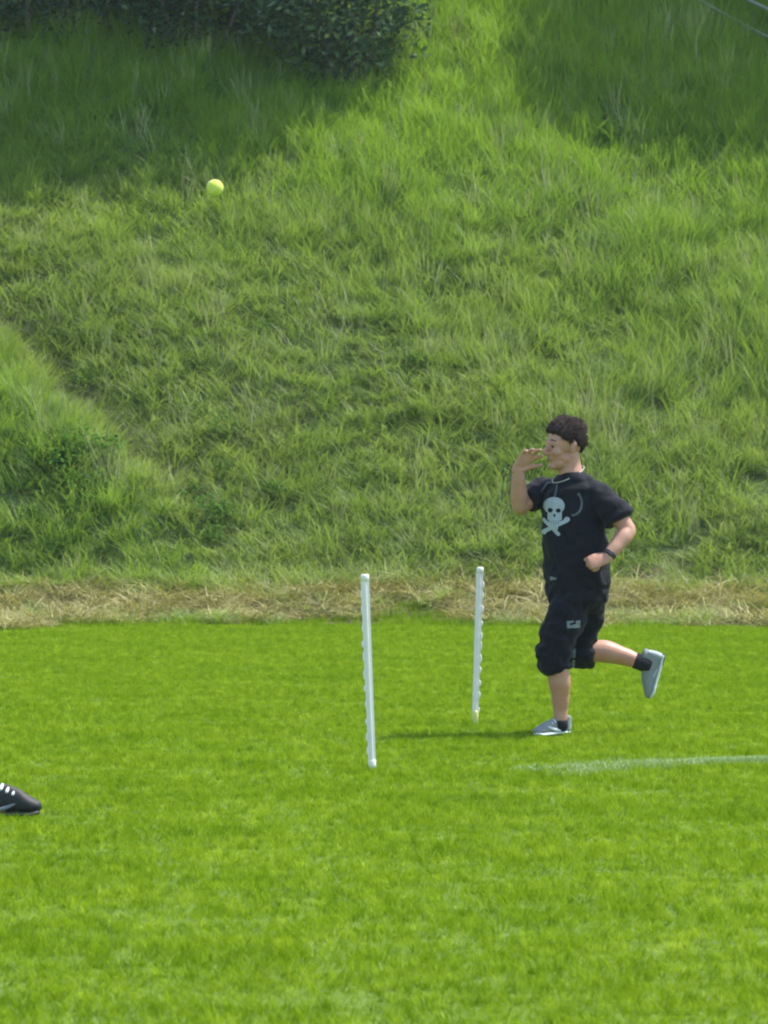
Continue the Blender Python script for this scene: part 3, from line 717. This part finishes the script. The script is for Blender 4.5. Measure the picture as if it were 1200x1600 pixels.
def head(body, c, f, u, s, root, mats):
    """adds the head to the body; returns basis"""
    f = Vector(f).normalized(); u = Vector(u); u = (u - f * u.dot(f)).normalized(); l = u.cross(f)   # l = person's left
    c = Vector(c)
    P = lambda a, b, z_: c + (f * a + l * b + u * z_) * s
    ax = (f, l, u)
    E = lambda a, b, z_, ra, rb, rz: body.ell(P(a, b, z_), (ra * s, rb * s, rz * s), ax, 20)
    E(-.010, 0, .030, .098, .076, .088)      # cranium
    E(.030, 0, .012, .058, .064, .070)       # forehead and temples
    E(.040, 0, -.040, .044, .052, .058)      # mid face
    body.tube([P(-.02, 0, -.045), P(.02, 0, -.07), P(.058, 0, -.093)], [(.058 * s, .044 * s), (.050 * s, .034 * s), (.024 * s, .019 * s)], side=l)   # jaw to chin
    E(.064, 0, -.098, .024, .026, .020); E(.028, 0, -.082, .050, .048, .036); E(.01, 0, -.06, .05, .058, .04)
    for g in (-1, 1):
        E(.050, g * .036, -.028, .030, .022, .026)      # cheek
        body.tube([P(.083, g * .010, .020), P(.080, g * .030, .023), P(.062, g * .048, .014)], [.009 * s, .009 * s, .008 * s])   # brow ridge
        body.tube([P(-.012, g * .071, -.030), P(-.016, g * .081, -.006), P(-.020, g * .083, .014), P(-.008, g * .074, .018)], [(.008 * s, .012 * s), (.006 * s, .014 * s), (.006 * s, .013 * s), (.005 * s, .009 * s)], side=l)   # ear
        E(.088, g * .011, -.034, .009, .009, .008)      # nostril
    body.tube([P(.082, 0, .016), P(.093, 0, -.006), P(.108, 0, -.027), P(.092, 0, -.038)], [.010 * s, .010 * s, .0110 * s, .010 * s])   # nose
    body.tube([P(.076, -.018, -.060), P(.082, 0, -.057), P(.074, .018, -.060)], [.008 * s, .010 * s, .008 * s])   # lips
    body.tube([P(.074, -.014, -.069), P(.080, 0, -.068), P(.073, .014, -.069)], [.007 * s, .009 * s, .007 * s])
    return P, f, l, u

def face_parts(P, f, l, u, s, root, hairm):
    for g in (-1, 1):
        b = Body(); b.ell(P(.069, g * .031, .001), (.0125 * s,) * 3, (f, l, u)); e = b.build('eye', M_EYE, root, 0.0025, 1)
        b = Body(); b.ell(P(.0785, g * .0325, .001), (.0052 * s, .0085 * s, .0080 * s), (f, l, u)); i_ = b.build('iris', M_IRIS, root, 0.0018, 0); i_.parent = e
        b = Body(); b.tube([P(.0805, g * .020, .0085), P(.082, g * .031, .0115), P(.072, g * .043, .006)], [.0035 * s, .0038 * s, .003 * s], n=8); b.build('eyelid', M_SKIN, root, 0.002, 1)
        b = Body(); b.tube([P(.083, g * .014, .0255), P(.079, g * .030, .030), P(.064, g * .048, .024)], [.0050 * s, .0065 * s, .004 * s], n=8); b.build('eyebrow', hairm, root, 0.0025, 1)
    b = Body(); b.tube([P(.079, -.019, -.0635), P(.0895, -.006, -.0595), P(.0895, .006, -.0595), P(.079, .019, -.0635)], [.0028 * s, .0045 * s, .0045 * s, .0028 * s], n=8)
    b.tube([P(.077, -.015, -.068), P(.087, 0, -.0695), P(.077, .015, -.068)], [.0025 * s, .0045 * s, .0025 * s], n=8)
    b.build('lips', M_LIP, root, 0.002, 1)

def hair_mesh(P, f, l, u, s, root, mat, top=0.022, seed=1):
    """shell over the skull that dives under the skin along the hairline, with strands"""
    V = []; F = []; nu, nv = 96, 60; off = root.location
    r_ = random.Random(seed)
    def surf(th, ph):                               # th around (0 = forward), ph elevation
        d = (math.cos(th) * math.cos(ph), math.sin(th) * math.cos(ph), math.sin(ph))
        rx, ry, rz = .100, .079, .093
        k = 1 / math.sqrt((d[0] / rx) ** 2 + (d[1] / ry) ** 2 + (d[2] / rz) ** 2)
        fr = max(0, math.cos(th)); at_ = abs((th + math.pi) % (2 * math.pi) - math.pi)
        # hairline elevation as a function of angle round the head
        if at_ < 0.95: line = 0.44 - 0.30 * (at_ / .95) ** 1.3
        elif at_ < 1.45: line = 0.14 - 0.36 * ((at_ - .95) / .5)
        elif at_ < 1.95: line = -0.22 + 0.22 * math.sin((at_ - 1.45) / .5 * math.pi)
        else: line = -0.22 - 0.55 * min(1, (at_ - 1.95) / .7)
        line += mnoise.noise(Vector((th * 4, 3.1, seed))) * .13 + mnoise.noise(Vector((th * 13, 1.7, seed))) * .07
        e = ph - line
        thick = 0.007 + top * max(0, math.sin(ph)) ** 1.2 * (0.75 + 0.6 * fr)
        nz_ = mnoise.noise(Vector((d[0] * 9, d[1] * 9, d[2] * 9))) * .007 * max(0, math.sin(ph) + .2) + mnoise.noise(Vector((th * 5, ph * 16, seed))) * .0022
        g = max(0, min(1, (e + 0.05) / 0.16)); g = g * g * (3 - 2 * g)
        rad = k + (thick + nz_) * g - 0.014 * (1 - g)
        return Vector((-.008 + d[0] * rad, d[1] * rad, .030 + d[2] * rad))
    for j in range(nv + 1):
        ph = -1.15 + (1.5707 + 1.15) * j / nv
        for i in range(nu):
            p = surf(2 * math.pi * i / nu, ph); V.append(P(p.x, p.y, p.z) - off)
    for j in range(nv):
        for i in range(nu): F.append((j * nu + i, j * nu + (i + 1) % nu, (j + 1) * nu + (i + 1) % nu, (j + 1) * nu + i))
    # tapered locks swept up and back
    for q in range(1500):
        th = r_.uniform(0, 2 * math.pi); ph = math.asin(r_.uniform(-.2, 1)); p = surf(th, ph)
        p2 = surf(th, min(1.57, ph + .05)); n_ = (p - Vector((-.008, 0, .03))).normalized()
        if (p - Vector((-.008, 0, .03))).length < .079: continue
        tz = Vector((0, 0, 1)); dirv = (n_ * (.10 + .16 * max(0, n_.z)) + Vector((-.75 if n_.z > .3 else -.35, 0, 0.10 + .35 * max(0, n_.x) if n_.z > .3 else -.7)) + Vector((r_.gauss(0, .13), r_.gauss(0, .13), r_.gauss(0, .10)))).normalized()
        Ln = r_.uniform(.020, .038) * (1.1 if n_.z > .5 else .7); sd = dirv.cross(n_)
        if sd.length < .1: continue
        sd.normalize(); o = len(V); wv = r_.uniform(.0022, .0045)
        a = p - n_ * .003; b = a + dirv * Ln * .55 + n_ * .002; c_ = a + dirv * Ln - n_ * (.006 if n_.z < .5 else .002)
        for vv in (a - sd * wv, a + sd * wv, b - sd * wv * .7, b + sd * wv * .7, c_, b + n_ * .002): V.append(P(vv.x, vv.y, vv.z) - off)
        F += [(o, o + 1, o + 5), (o, o + 5, o + 2), (o + 1, o + 3, o + 5), (o + 2, o + 5, o + 4), (o + 5, o + 3, o + 4)]
    return link('hair', mesh_np('hair', V, F), mat, root)

def decal(name, inside, box, step, target, mat, root, toP, direction, off=0.0022):
    """thin print laid on cloth: cells of the outline dropped on to the garment along a direction"""
    bvh = BVHTree.FromPolygons(target.world, target.polys)
    x0, y0, x1, y1 = box; nx_ = int((x1 - x0) / step) + 1; ny_ = int((y1 - y0) / step) + 1
    idx = {}; V = []; F = []
    def vert(i, j):
        if (i, j) in idx: return idx[(i, j)]
        o = toP(x0 + i * step, y0 + j * step); h, nrm, *_ = bvh.ray_cast(o - direction * 0.6, direction)
        if h is None: idx[(i, j)] = None; return None
        V.append(h + nrm * off - root.location); idx[(i, j)] = len(V) - 1; return idx[(i, j)]
    for j in range(ny_):
        for i in range(nx_):
            if inside(x0 + (i + .5) * step, y0 + (j + .5) * step):
                q = [vert(i, j), vert(i + 1, j), vert(i + 1, j + 1), vert(i, j + 1)]
                if None not in q: F.append(tuple(q[::-1]))
    me = mesh_np(name, V, F); o = link(name, me, mat, root)
    sm = o.modifiers.new('thickness', 'SOLIDIFY'); sm.thickness = 0.001; sm.offset = 0
    return o

# ------------------------------------------------------------------ the running person
foot = PX(872, 1148, 0)
runner = empty('person', (foot.x, foot.y, 0.0))
tag(runner, 'young man running in black shirt and cropped trousers, one hand raised to his face', 'person')
TH = math.radians(33)
side_l = Vector((math.cos(TH), -math.sin(TH), 0))              # towards his left shoulder
fwd_c = Vector((-math.sin(TH), -math.cos(TH), 0))              # chest normal
B = Body()
HS = 1.10
yawf = math.radians(19)
hc = PX(882, 697, -0.02)
P_, hf, hl, hu = head(B, hc, (-math.cos(yawf), -math.sin(yawf), -0.03), (0.0, 0, 1), HS, runner, None)
# neck, torso under the shirt
B.tube([P_(-.018, 0, -.03), PX(889, 728, 0), PX(893, 748, .0), PX(894, 775, 0)], [(.062, .064), (.066, .068), (.070, .074), (.085, .07)], side=side_l)
B.tube([PX(893, 755, 0), PX(896, 785, 0), PX(896, 830, 0), PX(900, 880, 0), PX(903, 925, 0)], [(.11, .07), (.165, .10), (.165, .115), (.165, .12), (.15, .11)], side=side_l)
# left arm: shoulder, elbow behind, forearm across to the hip
Ls, Le, Lw = PX(945, 780, -.12), PX(982, 829, -.17), PX(949, 871, -.27)
B.tube([PX(925, 765, -.06), Ls, Ls.lerp(Le, .5), Le], [.05, .058, .053, .044], n=20)
B.tube([Le, Le.lerp(Lw, .25), Le.lerp(Lw, .6), Lw], [.043, .049, .041, (.031, .026)], n=20)
hand(B, Lw + (Lw - Le).normalized() * .004, (-0.85, -0.12, -.25), (0.20, 0.85, -0.45), True,
     [(1.0, 1.5, 1.1), (1.1, 1.5, 1.1), (1.2, 1.5, 1.0), (1.25, 1.5, 1.0)], .05, (.35, .9), 1.12)
# right arm: raised, forearm upright, palm to the camera
Rs, Re, Rw = PX(845, 764, .10), PX(812, 793, .02), PX(809, 733, -.06)
B.tube([PX(868, 762, .05), Rs, Rs.lerp(Re, .5), Re], [.05, .055, .050, .044], n=20)
B.tube([Re, Re.lerp(Rw, .3), Re.lerp(Rw, .65), Rw], [.044, .048, .040, (.030, .026)], n=20)
hand(B, Rw, (0.55, -0.15, 0.72), (0.30, -0.85, -0.25), False,
     [(.30, .45, .35), (.20, .40, .3), (.3, .5, .35), (.45, .6, .4)], .45, (.75, .55), 1.12, -0.02)
# legs
Lh, Lk, La = PX(898, 940, -.07), PX(866, 1026, -.11), PX(876, 1124, -.07)
B.tube([Lh, Lh.lerp(Lk, .5), Lk], [.075, .068, .056])
B.tube([Lk, PX(874, 1062, -.10), PX(876, 1090, -.08), PX(876, 1112, -.07), La], [.058, .062, .050, .040, .038])
Rh, Rk, Ra = PX(914, 940, .07), PX(908, 1018, .11), PX(1003, 1036, .10)
B.tube([Rh, Rh.lerp(Rk, .5), Rk], [.072, .058, .056])
B.tube([Rk + Vector((.03, 0, 0)), PX(945, 1018, .11), PX(975, 1026, .11), PX(995, 1033, .10), Ra + Vector((.02, 0, -.01))], [.060, .063, .050, .042, .040])
# feet inside the shoes
sf = Vector((-0.78, -0.62, -0.02)).normalized()
Lheel = PX(889, 1150, -.03); Lheel.z = 0.008
B.tube([La + Vector((0, 0, -.01)), Lheel + sf * .05 + Vector((0, 0, .045)), Lheel + sf * .17 + Vector((0, 0, .030))], [.034, .020, .013])
rf = Vector((-19, 0, -68)).normalized(); ru = Vector((-0.96, 0, 0.27))
Rheel = PX(1040, 1024, .10)
B.tube([Ra, Rheel + rf * .05 + ru * .045, Rheel + rf * .16 + ru * .030], [.034, .020, .013])
B.build('body', M_SKIN, runner, 0.0045, 5)
face_parts(P_, hf, hl, hu, HS, runner, M_HAIR)
hair_mesh(P_, hf, hl, hu, HS, runner, M_HAIR, 0.015, 2)

# shirt
S = Body()
S.tube([PX(893, 741, .0), PX(894, 753, .0), PX(896, 770, 0), PX(896, 795, 0), PX(896, 830, 0), PX(899, 862, -.005), PX(902, 892, -.005), PX(904, 914, 0)],
       [(.080, .078), (.128, .095), (.175, .122), (.190, .140), (.180, .148), (.182, .152), (.188, .155), (.186, .152)], side=side_l, n=32, capk=.12)
S.tube([PX(905, 760, -.02), PX(930, 770, -.08), Ls + Vector((0, 0, -.01)), Ls.lerp(Le, .42), Ls.lerp(Le, .64)], [.055, .066, .076, .084, .090], capk=.10)
S.tube([PX(880, 762, .02), Rs + Vector((0, 0, .002)), Rs.lerp(Re, .35), Rs.lerp(Re, .62)], [.055, .066, .074, .078], capk=.12)
shirt = S.build('shirt', M_SHIRT, runner, 0.005, 5, 0.014, 9, (1, 1, .8))
# trousers
T_ = Body()
T_.tube([PX(903, 896, 0), PX(903, 915, 0), PX(902, 935, 0), PX(901, 950, 0)], [(.176, .142), (.178, .148), (.172, .15), (.14, .13)], side=side_l, n=28, capk=.3)
T_.tube([PX(899, 935, -.06), PX(888, 958, -.08), PX(876, 985, -.10), PX(867, 1012, -.11), PX(866, 1032, -.11), PX(870, 1047, -.11)], [.095, .110, .104, .098, .100, .074], capk=.25)
for q_, (pa, pb, rr0) in enumerate([((846, 1018), (886, 1026), .097), ((845, 1036), (890, 1040), .094)]):
    c0 = PX((pa[0] + pb[0]) / 2, (pa[1] + pb[1]) / 2, -.11)
    T_.ell(c0, (rr0 * 1.04, rr0, .022), (Vector((1, 0, -.12)).normalized(), Vector((0, 1, 0)), Vector((.12, 0, 1)).normalized()), 24)
T_.tube([PX(915, 935, .05), PX(914, 958, .07), PX(910, 985, .10), Rk + Vector((-.005, 0, 0)), PX(925, 1021, .11)], [.095, .106, .094, .090, .080], capk=.25)
trs = T_.build('cropped_trousers', M_SHORT, runner, 0.005, 5, 0.015, 12, (.8, .8, 1.5))
# light trim down the outer seam of the trousers
for a in ([PX(941, 925, -.02), PX(934, 960, .0), PX(925, 985, .02)], [PX(899, 1012, -.17), PX(898, 1030, -.17), PX(895, 1046, -.15)]):
    pass
yd = Vector((0, 1, 0))
toP = lambda a, b: PX(a, b, 0)
decal('trouser_emblem', lambda a, b: abs(a - 893) < 10.5 and abs(b - 973) < 5.5 and not (abs(a - 892) < 4.5 and 970 < b + .3 * (a - 892) < 973.5) and not (abs(a - 895) < 2 and b < 970),
      (880, 964, 906, 982), .7, T_, M_GREYP, runner, toP, yd).parent = trs
trs_logo = decal('shirt_tag', lambda a, b: 859 < a < 868 and abs(b - 903) < 3.5 - (a - 859) * .3, (857, 897, 870, 909), .7, S, M_GREYP, runner, toP, yd); trs_logo.parent = shirt
decal('seam_trim', lambda a, b: abs(a - (898 - (b - 1020) * .03)) < 2.2 and 1014 < b < 1044 and abs(b - 1030) > 2, (890, 1010, 904, 1048), .7, T_, M_GREYP, runner, toP, yd).parent = trs
# pale skull print, with plain loops beside it
def inE(a, b, cx, cy, rx, ry): return ((a - cx) / rx) ** 2 + ((b - cy) / ry) ** 2 < 1
def seg(a, b, x0, y0, x1, y1, w_):
    dx, dy = x1 - x0, y1 - y0; t = max(0, min(1, ((a - x0) * dx + (b - y0) * dy) / (dx * dx + dy * dy)))
    return (a - x0 - t * dx) ** 2 + (b - y0 - t * dy) ** 2 < w_ * w_
def skull(a, b):
    s_ = inE(a, b, 865, 790, 15.5, 13.5) or (abs(a - 865.5) < 10.5 and 796 < b < 812) or (abs(a - 865.5) < 8.5 - (b - 812) * .28 and 811 < b < 828) \
        or seg(a, b, 851, 829, 883, 813, 3.0) or inE(a, b, 850, 831, 3.6, 3.6) or inE(a, b, 884, 811, 4.2, 4.0) or seg(a, b, 850, 812, 871, 834, 2.6)
    h_ = inE(a, b, 859, 797, 3.9, 3.6) or inE(a, b, 871, 797.5, 3.7, 3.5) or inE(a, b, 865, 805, 1.6, 2.6) or (812.5 < b < 819 and abs(a - 865.5) < 7 and (a % 3.4) < .9)
    return s_ and not h_
def loop_a(a, b):
    r1 = math.hypot((a - 892) / 14.5, (b - 786) / 18.5); an = math.degrees(math.atan2(b - 786, a - 892))
    c1 = abs(r1 - 1) < .10 and -60 < an < 95
    r2 = math.hypot((a - 858) / 17, (b - 775) / 21); an2 = math.degrees(math.atan2(b - 775, a - 858))
    c2 = False
    return c1
def loop_b(a, b):
    return seg(a, b, 870, 757, 866, 776, 1.2) or seg(a, b, 856, 754, 846, 768, 1.2) or seg(a, b, 856, 754, 866, 755, 1.2)
o = decal('skull_print', skull, (842, 770, 892, 846), .7, S, M_PRINT, runner, toP, yd); o.parent = shirt
for fn in (loop_a, loop_b):
    o = decal('line_print', fn, (838, 750, 912, 812), .7, S, M_PRINTD, runner, toP, yd); o.parent = shirt
# necklace lying round the neck
nb_ = Body(); ring = []
for k in range(25):
    a = 2 * math.pi * k / 24; cc = PX(888, 741, 0)
    ring.append(cc + side_l * (.084 * math.cos(a)) + fwd_c * (.093 * math.sin(a)) + Vector((0, 0, -.042 * math.sin(a) + .018 * math.cos(a))))
nb_.tube(ring, [.0036] * 25, n=8, sub=2); nb_.build('necklace', M_CORD, runner, 0.003, 1)
# watch strap, socks
wb = Body(); ax_ = (Lw - Le).normalized(); wb.tube([Lw - ax_ * .030, Lw - ax_ * .006], [(.038), (.036)], capk=.1); wb.build('wrist_strap', M_BAND, runner, 0.003, 2)
sb_ = Body(); sb_.tube([La + Vector((0, 0, -.012)), La + Vector((.002, 0, -.03)), Lheel + sf * .04 + Vector((0, 0, .05))], [.043, .043, .036], capk=.15); sb_.build('sock', M_SOCK, runner, 0.004, 2)
sb_ = Body(); sb_.tube([PX(992, 1032, .10), PX(1006, 1037, .10), PX(1016, 1041, .10)], [.045, .045, .042], capk=.15); sb_.build('sock', M_SOCK, runner, 0.004, 2)
shoe(runner, Lheel, sf, (0, 0, 1), .242, M_UPPER, M_PALE, None, M_PALE, True, M_PALE, .92, M_HEEL)
shoe(runner, Rheel, rf, ru, .250, M_UPPER, M_PALE, M_DRUB, M_PALE, False, M_HEEL, 1.08, M_HEEL)

# ------------------------------------------------------------------ second person, cut by the left edge of the photograph
D2 = FPX * CAMH / (1279 - HOR)
toe = PX(61, 1279, 0, D2); ox, oy = toe.x - .29, toe.y
other = empty('person', (ox - .2, oy, 0)); tag(other, 'person at the left edge, showing one black shoe with white laces', 'person')
W2 = lambda x, y, z_: Vector((ox + x, oy + y, z_))
B = Body()
P2, f2, l2, u2 = head(B, W2(-.36, .1, 1.66), (1, 0.1, 0), (0, 0, 1), 1.0, other, None)
B.tube([P2(-.015, 0, -.03), W2(-.37, .1, 1.56), W2(-.38, .1, 1.46), W2(-.38, .1, 1.40)], [.055, .056, .065, .09])
B.tube([W2(-.38, .1, 1.44), W2(-.37, .1, 1.34), W2(-.35, .1, 1.15), W2(-.34, .1, .95)], [(.13, .07), (.165, .10), (.14, .10), (.14, .10)], side=(0, 1, 0))
for g in (-1, 1):
    sh = W2(-.38, .1 + g * .19, 1.40); el = W2(-.42, .1 + g * .24, 1.12); wr = W2(-.30, .1 + g * .23, .87)
    B.tube([W2(-.38, .1 + g * .1, 1.41), sh, sh.lerp(el, .5), el], [.05, .052, .045, .038]); B.tube([el, el.lerp(wr, .3), wr], [.038, .042, (.028, .022)])
    hand(B, wr, (0.15, 0, -1), (0, -g, 0), g > 0, [.3, .35, .4, .45], .1, (.5, .3), 1.0)
hipr, knr, anr = W2(-.33, .0, .92), W2(-.12, -.01, .50), W2(.055, 0, .10)
hipl, knl, anl = W2(-.34, .2, .92), W2(-.45, .22, .50), W2(-.60, .24, .10)
for a, b, c_ in ((hipr, knr, anr), (hipl, knl, anl)):
    B.tube([a, a.lerp(b, .5), b], [.085, .08, .058]); B.tube([b, b.lerp(c_, .35), c_], [.055, .055, .036])
B.tube([anr, W2(.06, 0, .05), W2(.17, 0, .035)], [.032, .02, .014]); B.tube([anl, W2(-.59, .24, .05), W2(-.48, .24, .035)], [.032, .02, .014])
B.build('body', M_SKIN, other, 0.006, 5)
face_parts(P2, f2, l2, u2, 1.0, other, M_HAIR); hair_mesh(P2, f2, l2, u2, 1.0, other, M_HAIR, .018, 5)
S2 = Body()
S2.tube([W2(-.38, .1, 1.475), W2(-.38, .1, 1.42), W2(-.37, .1, 1.34), W2(-.35, .1, 1.15), W2(-.34, .1, .95), W2(-.34, .1, .86)], [(.09, .08), (.175, .10), (.195, .125), (.175, .13), (.18, .13), (.18, .13)], side=(0, 1, 0), n=28, capk=.12)
for g in (-1, 1):
    sh = W2(-.38, .1 + g * .19, 1.40); el = W2(-.42, .1 + g * .24, 1.12)
    S2.tube([W2(-.38, .1 + g * .08, 1.41), sh, sh.lerp(el, .6)], [.06, .068, .07], capk=.12)
S2.build('shirt', M_SHIRT, other, 0.006, 4, .008, 9)
T2 = Body(); T2.tube([W2(-.34, .1, 1.0), W2(-.34, .1, .88), W2(-.34, .1, .82)], [(.16, .12), (.17, .13), (.15, .12)], side=(0, 1, 0), capk=.3)
for a, b, c_ in ((hipr, knr, anr), (hipl, knl, anl)):
    T2.tube([a, a.lerp(b, .5), b, b.lerp(c_, .5), c_ + Vector((-.035, 0, .05))], [.10, .095, .075, .065, .052], capk=.15)
T2.build('trousers', M_SHORT, other, 0.006, 4, .008, 10)
shoe(other, W2(0, 0, .006), (1, 0, 0), (0, 0, 1), .29, M_BLSH, M_DRUB, None, M_LACE, False, M_GREYP, 1.25)  # grey side stripe paints the glint on the black leather
shoe(other, W2(-.655, .24, .006), (1, 0.05, 0), (0, 0, 1), .29, M_BLSH, M_DRUB, None, M_LACE, True, M_GREYP)

# thin bluish volume added to lift the shade and soften contrast
hb = bpy.data.meshes.new('added_haze'); x0, x1, y0, y1, z0, z1 = -610, 610, -310, 910, -1.2, 24
hb.from_pydata([(x, y, z) for x in (x0, x1) for y in (y0, y1) for z in (z0, z1)], [], [(0, 1, 3, 2), (4, 6, 7, 5), (0, 4, 5, 1), (2, 3, 7, 6), (0, 2, 6, 4), (1, 5, 7, 3)])
hm = bpy.data.materials.new('added_haze'); hm.use_nodes = True; hm.node_tree.nodes.clear()
pv = hm.node_tree.nodes.new('ShaderNodeVolumePrincipled'); pv.inputs['Density'].default_value = 0.00042; pv.inputs['Color'].default_value = (0.85, 0.93, 1, 1)
ho = hm.node_tree.nodes.new('ShaderNodeOutputMaterial'); hm.node_tree.links.new(pv.outputs[0], ho.inputs['Volume'])
tag(link('added_haze', hb, hm), 'thin bluish veil added over the field to lift the shade', None, None, 'stuff')
